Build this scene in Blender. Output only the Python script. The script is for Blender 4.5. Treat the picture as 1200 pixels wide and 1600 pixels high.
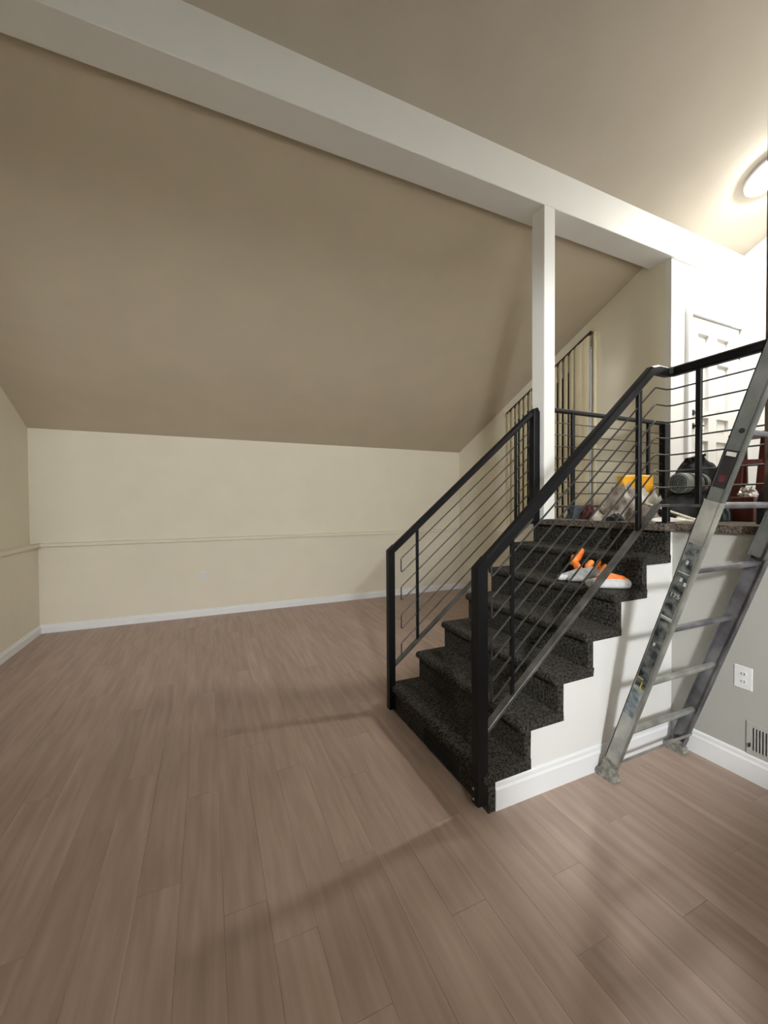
import bpy, bmesh, math, random
from mathutils import Vector, Matrix, noise
R = math.radians
random.seed(7)
for o in list(bpy.data.objects): bpy.data.objects.remove(o)
scene = bpy.context.scene
C = scene.collection

# ------------------------------------------------------------------ camera
YAW, PITCH, ROLL, F, CAMH = R(23.94), R(-1.01), R(-0.34), 621.6, 1.5
cam_d = bpy.data.cameras.new('camera'); cam = bpy.data.objects.new('camera', cam_d); C.objects.link(cam)
cam_d.sensor_fit = 'HORIZONTAL'; cam_d.sensor_width = 36.0; cam_d.lens = 36.0 * F / 1200.0
cam_d.clip_start = 0.02; cam_d.clip_end = 100
fw = Vector((math.sin(YAW) * math.cos(PITCH), math.cos(YAW) * math.cos(PITCH), math.sin(PITCH)))
rt = Vector((math.cos(YAW), -math.sin(YAW), 0)); up = rt.cross(fw)
r2 = rt * math.cos(ROLL) + up * math.sin(ROLL); u2 = up * math.cos(ROLL) - rt * math.sin(ROLL)
m = Matrix((r2, u2, -fw)).transposed().to_4x4(); m.translation = (0, 0, CAMH)
cam.matrix_world = m
scene.camera = cam

# ------------------------------------------------------------------ world and exposure
w = bpy.data.worlds.new('world'); scene.world = w; w.use_nodes = True
w.node_tree.nodes['Background'].inputs[0].default_value = (0.02, 0.022, 0.03, 1)
w.node_tree.nodes['Background'].inputs[1].default_value = 0.3
vs = scene.view_settings
vs.view_transform = 'Standard'; vs.look = 'None'; vs.gamma = 1.0; vs.use_curve_mapping = False
vs.exposure = 0.32
HALL_LAMP, ROOM_LAMP = 300.0, 435.0          # emission of the two lamp glasses

# ------------------------------------------------------------------ materials
def mat(name, col, rough=0.6, metal=0.0, var=0.0, scale=20.0, bump=0.0, bscale=80.0, spec=0.4, stretch=(1, 1, 1), col2=None, sheen=0.0, obj_var=0.0, detail=4.0):
    mt = bpy.data.materials.new(name); mt.use_nodes = True
    nt = mt.node_tree; N = nt.nodes; L = nt.links; b = N['Principled BSDF']
    b.inputs['Roughness'].default_value = rough; b.inputs['Metallic'].default_value = metal
    b.inputs['Specular IOR Level'].default_value = spec
    if sheen:
        b.inputs['Sheen Weight'].default_value = sheen; b.inputs['Sheen Roughness'].default_value = 0.5
        b.inputs['Sheen Tint'].default_value = (0.9, 0.8, 0.65, 1)
    tc = N.new('ShaderNodeTexCoord'); mp = N.new('ShaderNodeMapping'); mp.inputs['Scale'].default_value = stretch
    L.new(tc.outputs['Object'], mp.inputs[0])
    c2 = col2 if col2 else tuple(c * (1 - var) for c in col)
    if var or col2:
        nz = N.new('ShaderNodeTexNoise'); nz.inputs['Scale'].default_value = scale; nz.inputs['Detail'].default_value = detail
        L.new(mp.outputs[0], nz.inputs['Vector'])
        cr = N.new('ShaderNodeValToRGB'); cr.color_ramp.elements[0].position = 0.35; cr.color_ramp.elements[1].position = 0.68
        cr.color_ramp.elements[0].color = (*c2, 1); cr.color_ramp.elements[1].color = (*col, 1)
        L.new(nz.outputs['Fac'], cr.inputs[0]); out = cr.outputs[0]
        if obj_var:
            oi = N.new('ShaderNodeObjectInfo'); hs = N.new('ShaderNodeHueSaturation')
            mr = N.new('ShaderNodeMapRange'); mr.inputs[3].default_value = 1 - obj_var; mr.inputs[4].default_value = 1 + obj_var
            L.new(oi.outputs['Random'], mr.inputs[0]); L.new(mr.outputs[0], hs.inputs['Value']); L.new(out, hs.inputs['Color']); out = hs.outputs[0]
            ad = N.new('ShaderNodeVectorMath'); ad.operation = 'ADD'      # each piece shows its own stretch of grain
            ml = N.new('ShaderNodeMath'); ml.operation = 'MULTIPLY'; ml.inputs[1].default_value = 40
            L.new(oi.outputs['Random'], ml.inputs[0]); L.new(mp.outputs[0], ad.inputs[0]); L.new(ml.outputs[0], ad.inputs[1]); L.new(ad.outputs[0], nz.inputs['Vector'])
        L.new(out, b.inputs['Base Color'])
    else:
        b.inputs['Base Color'].default_value = (*col, 1)
    if bump:
        n2 = N.new('ShaderNodeTexNoise'); n2.inputs['Scale'].default_value = bscale; n2.inputs['Detail'].default_value = 3
        bp = N.new('ShaderNodeBump'); bp.inputs['Strength'].default_value = bump; bp.inputs['Distance'].default_value = 0.01
        L.new(mp.outputs[0], n2.inputs['Vector']); L.new(n2.outputs['Fac'], bp.inputs['Height']); L.new(bp.outputs[0], b.inputs['Normal'])
    return mt
def emis(name, col, s):
    mt = bpy.data.materials.new(name); mt.use_nodes = True; b = mt.node_tree.nodes['Principled BSDF']
    b.inputs['Base Color'].default_value = (0.8, 0.8, 0.8, 1)
    b.inputs['Emission Color'].default_value = (*col, 1); b.inputs['Emission Strength'].default_value = s
    return mt
M = {}
M['cream'] = mat('cream_wall_paint', (0.80, 0.745, 0.61), 0.7, var=0.03, scale=3, bump=0.08, bscale=160)
M['tan'] = mat('tan_ceiling_paint', (0.58, 0.50, 0.38), 0.8, var=0.05, scale=2.5, bump=0.15, bscale=220)
M['upper'] = mat('grey_beige_ceiling_paint', (0.53, 0.475, 0.395), 0.8, var=0.05, scale=2.5, bump=0.15, bscale=220)
M['white'] = mat('white_wall_paint', (0.82, 0.815, 0.79), 0.6, var=0.02, scale=4, bump=0.05, bscale=150)
M['trim'] = mat('white_trim_gloss', (0.86, 0.87, 0.88), 0.35, var=0.02, scale=5)
M['grey'] = mat('grey_wall_paint', (0.44, 0.435, 0.40), 0.7, var=0.03, scale=4, bump=0.06, bscale=150)
M['floor'] = mat('laminate_oak', (0.445, 0.335, 0.275), 0.45, var=0.0, scale=4, col2=(0.355, 0.26, 0.21), stretch=(6, 0.5, 1), bump=0.03, bscale=10, obj_var=0.06, spec=0.35, detail=5)
M['subfloor'] = mat('dark_plank_joint', (0.20, 0.145, 0.115), 0.8, var=0.2, scale=10)
M['carpet'] = mat('charcoal_carpet', (0.078, 0.072, 0.062), 0.97, scale=75, col2=(0.003, 0.003, 0.004), bump=1.0, bscale=110, spec=0.05, sheen=0.06, detail=8)
M['carpet2'] = mat('taupe_carpet', (0.20, 0.165, 0.13), 0.95, scale=90, col2=(0.045, 0.036, 0.03), bump=1.0, bscale=110, spec=0.1, sheen=0.1, detail=3)
M['black'] = mat('black_painted_steel', (0.006, 0.006, 0.007), 0.42, var=0.3, scale=30, spec=0.22)
M['bar'] = mat('worn_dark_flat_bar', (0.045, 0.043, 0.040), 0.45, metal=0.3, var=0.4, scale=25, spec=0.5)
M['flatbar'] = mat('worn_lit_steel_flat_bar', (0.14, 0.136, 0.125), 0.4, metal=0.4, col2=(0.07, 0.068, 0.065), scale=12, spec=0.5)  # worn steel, lightened all over to stand for the lit top face
M['alu'] = mat('worn_aluminium', (0.52, 0.53, 0.48), 0.42, metal=0.55, col2=(0.30, 0.30, 0.28), scale=9, bump=0.1, bscale=60)
M['alushade'] = mat('shaded_aluminium', (0.22, 0.215, 0.225), 0.5, metal=0.5, col2=(0.10, 0.098, 0.105), scale=9, bump=0.1, bscale=50)  # aluminium darkened to stand for shade on the far stile and upper rungs
M['flygrey'] = mat('dull_dark_grey_metal', (0.15, 0.155, 0.14), 0.5, metal=0.3, col2=(0.09, 0.095, 0.09), scale=9, bump=0.1, bscale=50)
M['rubber'] = mat('dusty_rubber', (0.34, 0.33, 0.29), 0.9, var=0.6, scale=40, bump=0.5, bscale=70)
M['sticker'] = mat('dark_scuffed_label', (0.17, 0.18, 0.17), 0.55, col2=(0.010, 0.014, 0.017), scale=26, detail=8, spec=0.2)
M['stickerblue'] = mat('blue_grey_scuffed_label', (0.36, 0.40, 0.42), 0.5, col2=(0.08, 0.11, 0.13), scale=26, detail=8)
M['stickerred'] = mat('black_red_label', (0.02, 0.018, 0.02), 0.4, var=0.3, scale=20)
M['red'] = mat('red_print', (0.10, 0.018, 0.022), 0.5, var=0.3, scale=50)
M['print'] = mat('pale_print', (0.55, 0.55, 0.5), 0.6, var=0.3, scale=60)
M['yellowprint'] = mat('yellow_print', (0.55, 0.45, 0.08), 0.6, var=0.4, scale=60)
M['vane'] = mat('ivory_vinyl_vane', (0.80, 0.72, 0.52), 0.5, var=0.06, scale=6)
M['glass'] = mat('night_window_glass', (0.03, 0.024, 0.018), 0.08, spec=0.5)
M['brass'] = mat('aged_brass', (0.045, 0.030, 0.018), 0.45, metal=0.5, var=0.3, scale=40)
M['door'] = mat('white_door_paint', (0.80, 0.79, 0.76), 0.45, var=0.02, scale=4)
M['doorgroove'] = mat('door_panel_paint', (0.78, 0.77, 0.74), 0.45, var=0.02, scale=4)
M['plate'] = mat('white_plastic', (0.80, 0.80, 0.79), 0.4, var=0.02, scale=8)
M['slot'] = mat('dark_recess', (0.01, 0.01, 0.01), 0.8, var=0.2, scale=20)
M['wood'] = mat('dark_stained_wood', (0.07, 0.042, 0.028), 0.5, var=0.4, scale=6, stretch=(6, 6, 0.6))
M['redwood'] = mat('red_brown_wood', (0.16, 0.032, 0.022), 0.45, var=0.4, scale=7, stretch=(6, 6, 0.8))
M['navy'] = mat('navy_cloth', (0.035, 0.042, 0.062), 0.9, var=0.5, scale=20, bump=0.5, bscale=120)
M['slate'] = mat('slate_blue_fabric', (0.06, 0.072, 0.085), 0.9, var=0.3, scale=25, bump=0.4, bscale=140)
M['black_cloth'] = mat('black_cloth', (0.018, 0.018, 0.02), 0.75, var=0.5, scale=15, bump=0.3, bscale=90)
M['roll'] = mat('olive_grey_foam', (0.17, 0.18, 0.15), 0.8, var=0.35, scale=14, bump=0.3, bscale=90)
M['drop'] = mat('stained_canvas', (0.74, 0.70, 0.62), 0.9, col2=(0.13, 0.09, 0.06), scale=7, bump=0.3, bscale=120, detail=2)
M['drop2'] = mat('brown_grey_cloth', (0.30, 0.25, 0.20), 0.9, col2=(0.09, 0.07, 0.06), scale=10, bump=0.3, bscale=120)
M['paper'] = mat('white_paper', (0.78, 0.75, 0.68), 0.8, var=0.08, scale=6)
M['orangebox'] = mat('amber_plastic', (0.85, 0.40, 0.015), 0.5, var=0.08, scale=8)
M['foil'] = mat('crumpled_foil', (0.75, 0.72, 0.70), 0.25, metal=0.9, var=0.3, scale=30)
M['plasticbag'] = mat('dark_teal_plastic', (0.03, 0.055, 0.06), 0.2, var=0.5, scale=14, spec=0.7)
M['stick'] = mat('pale_pine', (0.62, 0.56, 0.42), 0.6, var=0.2, scale=10, stretch=(1, 1, 8))
M['maroon'] = mat('maroon_cloth', (0.09, 0.025, 0.022), 0.85, var=0.4, scale=12, bump=0.3, bscale=90)
M['knit'] = mat('grey_knit', (0.50, 0.50, 0.49), 0.95, var=0.35, scale=40, bump=0.6, bscale=200)
M['knitwhite'] = mat('white_knit', (0.72, 0.72, 0.73), 0.95, var=0.15, scale=40, bump=0.6, bscale=200)
M['orange'] = mat('orange_latex', (0.95, 0.36, 0.07), 0.45, col2=(0.85, 0.17, 0.02), scale=14, bump=0.4, bscale=90)
M['chrome'] = mat('satin_steel', (0.6, 0.6, 0.58), 0.3, metal=0.9, var=0.1, scale=10)

# ------------------------------------------------------------------ mesh helpers
def link(name, bm, material, parent=None, smooth=False):
    me = bpy.data.meshes.new(name)
    bmesh.ops.recalc_face_normals(bm, faces=bm.faces[:])
    bm.to_mesh(me); bm.free()
    if smooth:
        for f in me.polygons: f.use_smooth = True
        me.set_sharp_from_angle(angle=R(42))
    mats = material if isinstance(material, (list, tuple)) else [material]
    for x in mats: me.materials.append(M[x])
    o = bpy.data.objects.new(name, me); C.objects.link(o)
    if parent: o.parent = parent
    return o
def tag(o, label, cat, group=None):
    o['label'] = label; o['category'] = cat
    if group: o['group'] = group
    return o
def thing(name, label, cat, loc=(0, 0, 0), group=None):
    o = bpy.data.objects.new(name, None); C.objects.link(o); o.location = loc; o.empty_display_size = 0.1
    return tag(o, label, cat, group)
def under(parent, o):                       # parent, keeping the mesh where it was modelled in world space
    o.parent = parent; o.matrix_parent_inverse = Matrix.Translation(-Vector(parent.location)); return o
def part(name, bm, material, parent, smooth=False, label=None):
    o = link(name, bm, material, None, smooth)
    if parent is not None:
        if parent.type == 'EMPTY': under(parent, o)
        else: o.parent = parent; o.matrix_parent_inverse = parent_world(parent).inverted()
    if label: o['label'] = label
    return o
def parent_world(o):
    mw = Matrix.LocRotScale(o.location, o.rotation_euler, o.scale)
    if o.parent: return parent_world(o.parent) @ o.matrix_parent_inverse @ mw
    return mw
def struct(name, bm, material, parent=None, smooth=False):
    o = link(name, bm, material, parent, smooth)
    if not parent: o['kind'] = 'structure'
    return o
def B(*boxes, bev=0.0, seg=1):
    bm = bmesh.new()
    for (x0, y0, z0, x1, y1, z1) in boxes: add_box(bm, x0, y0, z0, x1, y1, z1)
    if bev: bmesh.ops.bevel(bm, geom=bm.edges[:], offset=bev, segments=seg, affect='EDGES', profile=0.5)
    return bm
def add_box(bm, x0, y0, z0, x1, y1, z1, mx=None):
    v = [bm.verts.new((x, y, z)) for z in (z0, z1) for y in (y0, y1) for x in (x0, x1)]
    for f in ((0, 2, 3, 1), (4, 5, 7, 6), (0, 1, 5, 4), (2, 6, 7, 3), (0, 4, 6, 2), (1, 3, 7, 5)): bm.faces.new([v[i] for i in f])
    if mx is not None:
        for q in v: q.co = mx @ q.co
    return v
def prism(poly, fn):                        # poly: list of 2-D points, fn(u, v, side) -> 3-D point
    bm = bmesh.new()
    a = [bm.verts.new(fn(u, v, 0)) for u, v in poly]; b = [bm.verts.new(fn(u, v, 1)) for u, v in poly]
    n = len(poly); bm.faces.new(a); bm.faces.new(b[::-1])
    for i in range(n): bm.faces.new((a[i], b[i], b[(i + 1) % n], a[(i + 1) % n]))
    bm.normal_update(); bmesh.ops.triangulate(bm, faces=[f for f in bm.faces if len(f.verts) > 4], ngon_method='EAR_CLIP')
    return bm
def sweep(bm, pts, prof, upv=(0, 0, 1), closed_prof=True):
    """sweep a 2-D profile (side, up) along pts with mitred corners"""
    pts = [Vector(p) for p in pts]; n = len(pts); rings = []
    for i, p in enumerate(pts):
        d0 = (p - pts[i - 1]).normalized() if i > 0 else None
        d1 = (pts[i + 1] - p).normalized() if i < n - 1 else None
        t = (d0 + d1).normalized() if d0 and d1 else (d0 or d1)
        d = d1 or d0
        U = Vector(upv)
        if abs(d.dot(U)) > 0.98: U = Vector((1, 0, 0))
        s = d.cross(U).normalized(); u = s.cross(d).normalized()
        ring = []
        for (a, b) in prof:
            q = p + s * a + u * b
            if d0 and d1:
                k = (p - q).dot(t) / d.dot(t); q = q + d * k
            ring.append(bm.verts.new(q))
        rings.append(ring)
    k = len(prof)
    for i in range(n - 1):
        for j in range(k): bm.faces.new((rings[i][j], rings[i][(j + 1) % k], rings[i + 1][(j + 1) % k], rings[i + 1][j]))
    bm.faces.new(rings[0][::-1]); bm.faces.new(rings[-1])
def circ(r, n=8): return [(r * math.cos(2 * math.pi * i / n), r * math.sin(2 * math.pi * i / n)) for i in range(n)]
def rect(a, b, c=0.0):
    a /= 2; b /= 2
    if not c: return [(-a, -b), (a, -b), (a, b), (-a, b)]
    return [(-a + c, -b), (a - c, -b), (a, -b + c), (a, b - c), (a - c, b), (-a + c, b), (-a, b - c), (-a, -b + c)]
def tube(pts, r=0.005, n=8):
    bm = bmesh.new(); sweep(bm, pts, circ(r, n)); return bm
def barm(pts, a, b, c=0.003):
    bm = bmesh.new(); sweep(bm, pts, rect(a, b, c)); return bm
def lathe(prof, seg=32, mx=None):           # prof: list of (r, z)
    bm = bmesh.new(); rows = []
    for r, z in prof:
        rows.append([bm.verts.new((r * math.cos(2 * math.pi * i / seg), r * math.sin(2 * math.pi * i / seg), z)) for i in range(seg)] if r > 1e-6 else [bm.verts.new((0, 0, z))])
    for a, b in zip(rows, rows[1:]):
        for i in range(seg):
            j = (i + 1) % seg
            if len(a) == 1: bm.faces.new((a[0], b[j], b[i]))
            elif len(b) == 1: bm.faces.new((a[i], a[j], b[0]))
            else: bm.faces.new((a[i], a[j], b[j], b[i]))
    if mx is not None: bmesh.ops.transform(bm, matrix=mx, verts=bm.verts[:])
    return bm

# ------------------------------------------------------------------ measures of the place (metres; camera stands at x=0, y=0)
XL, YB, ZK, ZC = -1.832, 5.944, 2.436, 1.066
X0, YS, YF, RUN, RISE, DL, T = 1.225, 1.547, 2.625, 0.2272, 0.1965, 0.044, 0.05
XR, ZL = 2.669, 7 * 0.1965
YBM, ZBB, ZBT, YBK, ZBK = 2.46, 3.935, 4.2485, 2.70, 4.017
XW = 5.495                                   # wall at the end of the entry hall
SLN = 0.46                                   # slope of the ceiling over the camera
YN, YREAR, XNE = 0.15, -3.4, 1.98            # partition beside the camera, wall behind the camera
def xe(y): return 4.166 + (5.944 - y) * 0.021
def zfar(y): return ZBK + (ZK - ZBK) * (y - YBK) / (6.02 - YBK)
def znear(y): return ZBT + SLN * (YBM - y)
YRIDGE = -0.5; ZR = znear(YRIDGE)
XLU = XL - 0.10                              # upper left wall stands back behind the wainscot

# ------------------------------------------------------------------ room shell
fl = struct('floor', B((XL - 0.3, YREAR - 0.2, -0.12, XW + 0.2, YB + 0.3, -0.006)), 'subfloor')
# planks run away from the camera; a few meshes of equal length are shared
PWID, PLEN = 0.152, 1.22
def plank_mesh(x0, y0, wd, ln, k):
    bm = bmesh.new(); add_box(bm, 0, 0, -0.010, wd - 0.0005, ln - 0.0006, 0.0)
    top = [e for e in bm.edges if all(abs(v.co.z) < 1e-6 for v in e.verts)]
    bmesh.ops.bevel(bm, geom=top, offset=0.0006, segments=1, affect='EDGES')
    o = link('plank', bm, 'floor', fl); o.location = (x0, y0, 0); return o
shared = None
col = 0
x = 0.189 - PWID * math.ceil((0.189 - XL) / PWID)
while x < 4.25:
    x0 = max(x, XL - 0.02); wd = x + PWID - x0
    off = (col * 0.43 + random.uniform(-0.1, 0.1)) % PLEN
    if abs(x - 0.189) < 0.01: off = (1.372 + 0.45) % PLEN
    ymin = -0.45
    if x > X0 - 0.02: ymin = -0.45
    y = ymin - PLEN + off
    while y < YB:
        a, b_ = max(y, ymin), min(y + PLEN, YB + 0.01)
        hid = (x > XR + 0.05 and b_ < YF) or b_ - a < 0.01
        if not hid:
            if abs(b_ - a - PLEN) < 1e-6 and abs(wd - PWID) < 1e-6:
                if shared is None: shared = plank_mesh(x0, a, wd, PLEN, 0)
                else:
                    o = bpy.data.objects.new('plank', shared.data); C.objects.link(o); o.parent = fl; o.location = (x0, a, 0)
            else: plank_mesh(x0, a, wd, b_ - a, 0)
        y += PLEN
    x += PWID; col += 1

# left wall: upper face set back, lower wainscot proud, ledge between
yy = [(YREAR, -0.05), (YREAR, ZR), (YRIDGE, ZR), (YBM, znear(YBM)), (YBM, ZBT), (YBK, ZBK), (6.02, ZK), (6.02, -0.05)]
poly = [(YREAR, -0.05), (YREAR, ZR + 0.05), (YRIDGE, ZR + 0.05), (YBK, zfar(YBK) + 0.15), (6.1, ZK + 0.06), (6.1, -0.05)]
struct('wall_left', prism(poly, lambda u, v, s: (XLU - 0.12 * s, u, v)), 'cream')
struct('wall_left_wainscot', B((XLU - 0.01, YREAR, -0.02, XL, YB + 0.02, ZC - 0.02)), 'cream')
struct('wall_back', B((XLU - 0.1, 6.02, -0.05, xe(6.0) + 0.3, 6.14, ZK + 0.12)), 'cream')
struct('wall_back_wainscot', B((XL - 0.02, YB, -0.02, xe(YB) + 0.05, 6.03, ZC - 0.02)), 'cream')
# end wall with the window, slightly out of square
pe = [(2.50, -0.05), (2.50, zfar(2.50) + 0.05), (6.1, ZK), (6.1, -0.05)]
struct('wall_end', prism(pe, lambda u, v, s: (xe(u) + 0.09 * s, u, v)), 'cream')
struct('wall_end_wainscot', prism([(YF + 0.05, -0.02), (YF + 0.05, ZC - 0.02), (6.0, ZC - 0.02), (6.0, -0.02)], lambda u, v, s: (xe(u) - 0.04 + 0.05 * s, u, v)), 'cream')
# ledges (chair rails): a cap with a rounded nose
def ledge(name, bm): return struct(name, bm, 'cream')
ledge('trim_1', B((XL - 0.02, YB - 0.030, ZC - 0.042, xe(YB), 6.03, ZC), bev=0.005))
ledge('trim_2', B((XLU - 0.02, YREAR, ZC - 0.042, XL + 0.030, YB + 0.01, ZC), bev=0.005))
ledge('trim_3', prism([(YF + 0.05, ZC - 0.03), (YF + 0.05, ZC), (YB + 0.02, ZC), (YB + 0.02, ZC - 0.03)], lambda u, v, s: (xe(u) - 0.06 + 0.06 * s, u, v)))
# ceilings
struct('ceiling', prism([(YBK - 0.10, zfar(YBK - 0.10)), (6.12, zfar(6.12)), (6.12, zfar(6.12) + 0.1), (YBK - 0.10, zfar(YBK - 0.10) + 0.1)], lambda u, v, s: (XLU - 0.1 + s * (XW - XLU + 0.3), u, v)), 'tan')
struct('ceiling_upper', prism([(YBM + 0.06, znear(YBM + 0.06)), (YRIDGE, ZR), (YREAR - 0.1, ZR), (YREAR - 0.1, ZR + 0.1), (YRIDGE, ZR + 0.1), (YBM + 0.06, znear(YBM + 0.06) + 0.1)], lambda u, v, s: (XLU - 0.1 + s * (XW - XLU + 0.3), u, v)), 'upper')
# entry hall: door wall, end wall, partition beside the camera, wall behind the camera
YD = 2.48
struct('wall_door', B((xe(2.49) - 0.001, YD, ZL - 0.1, 4.535, YD + 0.12, ZBB + 0.02), (4.535, YD, 3.428, 5.450, YD + 0.12, ZBB + 0.02), (5.450, YD, ZL - 0.1, XW + 0.1, YD + 0.12, ZBB + 0.02), (4.535, YD + 0.06, ZL - 0.1, 5.450, YD + 0.12, 3.428)), 'white')
struct('wall_hall', prism([(YREAR, -0.05), (YREAR, ZR + 0.05), (YRIDGE, ZR + 0.05), (YBM + 0.05, znear(YBM) + 0.05), (YD + 0.1, ZBB), (YD + 0.1, -0.05)], lambda u, v, s: (XW + 0.1 * s, u, v)), 'white')
struct('wall_partition', prism([(XNE, -0.05), (XNE, znear(YN)), (XW + 0.05, znear(YN)), (XW + 0.05, -0.05)], lambda u, v, s: (u, YN - 0.12 * s, v)), 'white')  # unseen, invented to carry the ladder top; its end shapes the pendant's light
# unseen opening added behind the camera, shaped to mask the pendant's light
struct('wall_light_mask', B((XLU - 0.02, -0.72, -0.05, -0.69, -0.60, ZR), (1.60, -0.72, -0.05, XNE + 0.1, -0.60, ZR), (-0.78, -0.72, 2.94, 1.60, -0.60, ZR)), 'white')
struct('wall_light_mask_half', B((-0.80, -0.72, -0.05, 0.38, -0.60, 1.88), (0.38, -0.72, -0.05, 1.62, -0.60, 1.32)), 'white')  # unseen half wall, added to keep the pendant's light off the floor
struct('wall_return', B((XNE, -0.62, -0.05, XNE + 0.12, YN - 0.05, ZR)), 'white')
struct('wall_rear', B((XLU - 0.1, YREAR - 0.12, -0.05, XW + 0.1, YREAR, ZR + 0.05)), 'white')
# wall under the landing edge (grey paint)
struct('wall_right', B((XR, YN - 0.02, -0.02, XR + 0.1, YS + 0.02, ZL - 0.04)), 'grey')
# white stair body with a stepped outline, and the fascia under the far landing edge
prof = [(X0 + DL, -0.01)]
for i in range(7):
    prof.append((X0 + DL + i * RUN, (i + 1) * RISE - T))
    if i < 6: prof.append((X0 + DL + (i + 1) * RUN, (i + 1) * RISE - T))
prof += [(XR + 0.06, ZL - T), (XR + 0.06, -0.01)]
struct('wall_stair', prism(prof, lambda u, v, s: (u, YS + s * (YF - YS - 0.01), v)), 'white')
struct('wall_fascia', prism([(XR, -0.02), (XR, ZL - T), (xe(YF) + 0.02, ZL - T), (xe(YF) + 0.02, -0.02)], lambda u, v, s: (u, YF - 0.08 + 0.07 * s, v)), 'cream')
# landing floor with its rounded carpet nosing
XN = X0 + 6 * RUN - 0.04
XN2 = XR - 0.028
lp = [(XN, YS - 0.028), (XN, YF), (xe(YF) - 0.001, YF), (xe(2.49), YD + 0.01), (XW + 0.01, YD + 0.01), (XW + 0.01, YN), (XN2, YN), (XN2, YS - 0.028)]
bm = prism(lp, lambda u, v, s: (u, v, ZL - 0.045 + 0.045 * s))
struct('floor_landing', bm, 'carpet2')
# beam front runs on to the hall wall
bmo = link('ceiling_beam', B((XLU - 0.02, YBM, ZBB, XW + 0.01, YBK, ZBK + 0.34), bev=0.004), 'white')
tag(bmo, 'long white boxed beam crossing under the sloped ceiling', 'beam')
colm = link('support_column', B((2.539, YBM + 0.004, ZL - 0.005, 2.659, 2.60, ZBB + 0.01), bev=0.004), 'white')
tag(colm, 'square white column standing on the landing under the beam', 'column')
# near ceiling stays above the beam: close the small step above the beam
struct('trim_4', B((XLU, YBM + 0.03, ZBT - 0.02, XW, YBM + 0.2, ZBT + 0.12)), 'tan')

# baseboards (profile with a stepped top)
def baseb(name, pts, h, t=0.014, material='trim'):
    pr = [(0, 0), (t, 0), (t, h * 0.72), (t * 0.62, h * 0.80), (t * 0.62, h * 0.93), (t * 0.3, h), (0, h)]
    bm = bmesh.new(); sweep(bm, pts, pr); return struct(name, bm, material)
baseb('baseboard_back', [(XL, YB, 0), (xe(YB) - 0.04, YB, 0)], 0.10, 0.018)
baseb('baseboard_left', [(XL, YREAR, 0), (XL, YB, 0)], 0.10, 0.018)
baseb('baseboard_end', [(xe(YB) - 0.04, YB, 0), (xe(2.7) - 0.04, 2.7, 0)], 0.10)
baseb('baseboard_right', [(XR, YS, 0), (XR, YN, 0)], 0.14)
# stair-side baseboard, its upper corner cut by the first step
pr = [(X0 + DL + 0.001, 0.0), (X0 + DL + 0.001, RISE - T + 0.0), (X0 + DL + 0.001, 0.135)]
baseb('baseboard_stair', [(X0 + DL + 0.001, YS, 0), (XR, YS, 0)], 0.14)

# ------------------------------------------------------------------ staircase (carpet)
st = thing('staircase', 'short staircase covered in dark charcoal carpet with rounded nosings', 'staircase', (X0, (YS + YF) / 2, 0))
YC0, YC1 = YS - 0.010, YF + 0.006
def jag(bm, amp, seed):                       # uneven carpet edges
    for v in bm.verts:
        p = v.co * 23 + Vector((seed, 0, 0)); v.co += Vector((noise.noise(p), noise.noise(p + Vector((9, 0, 0))), noise.noise(p + Vector((0, 9, 0))))) * amp
def strip(sec, y0, y1, n=30, extra=()):
    bm = bmesh.new(); rings = []
    ys = sorted([y0 + (y1 - y0) * i / n for i in range(n + 1)] + list(extra)); n = len(ys) - 1
    for y in ys:
        rings.append([bm.verts.new((a, y, b)) for a, b in sec])
    k = len(sec)
    for i in range(n):
        for j in range(k): bm.faces.new((rings[i][j], rings[i][(j + 1) % k], rings[i + 1][(j + 1) % k], rings[i + 1][j]))
    bm.faces.new(rings[0][::-1]); bm.faces.new(rings[-1])
    return bm
for i in range(7):
    xa = X0 + i * RUN
    zt = (i + 1) * RISE - (0.046 if i < 6 else 0.046)
    bm = strip([(xa, i * RISE - (0.012 if i else 0)), (xa + DL, i * RISE - (0.012 if i else 0)), (xa + DL, zt), (xa, zt)], YC0, YC1)
    jag(bm, 0.0035, i * 3.1)
    for v in bm.verts: v.co.z = max(v.co.z, 0.0)
    part('riser', bm, 'carpet', st, True)
    if i < 6:
        z1 = (i + 1) * RISE; z0 = z1 - T; ns = 0.030
        sec = [(xa - ns + 0.022, z0), (xa + RUN + DL, z0), (xa + RUN + DL, z1), (xa - ns + 0.026, z1)]
        sec += [(xa - ns + 0.012, z1 - 0.004), (xa - ns + 0.003, z1 - 0.013), (xa - ns, z1 - 0.025), (xa - ns + 0.003, z1 - 0.037), (xa - ns + 0.011, z1 - 0.046)]
        notch = ((1.5385, 1.5915), (2.5755, 2.6235)) if i == 0 else ()
        bm = strip(sec, YC0 - 0.004, YC1 + 0.004, extra=[q for a_, b_ in notch for q in (a_ - 0.0006, a_, b_, b_ + 0.0006)])
        inset = [v for v in bm.verts if any(a_ - 1e-5 <= v.co.y <= b_ + 1e-5 for a_, b_ in notch)]
        ykeep = {v: v.co.y for v in bm.verts if any(a_ - 0.001 <= v.co.y <= b_ + 0.001 for a_, b_ in notch)}
        jag(bm, 0.004, i * 5.7 + 1)
        for v, yv in ykeep.items(): v.co.y = yv
        for v in inset: v.co.x = max(v.co.x, 1.2265)
        part('tread', bm, 'carpet', st, True)
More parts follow.
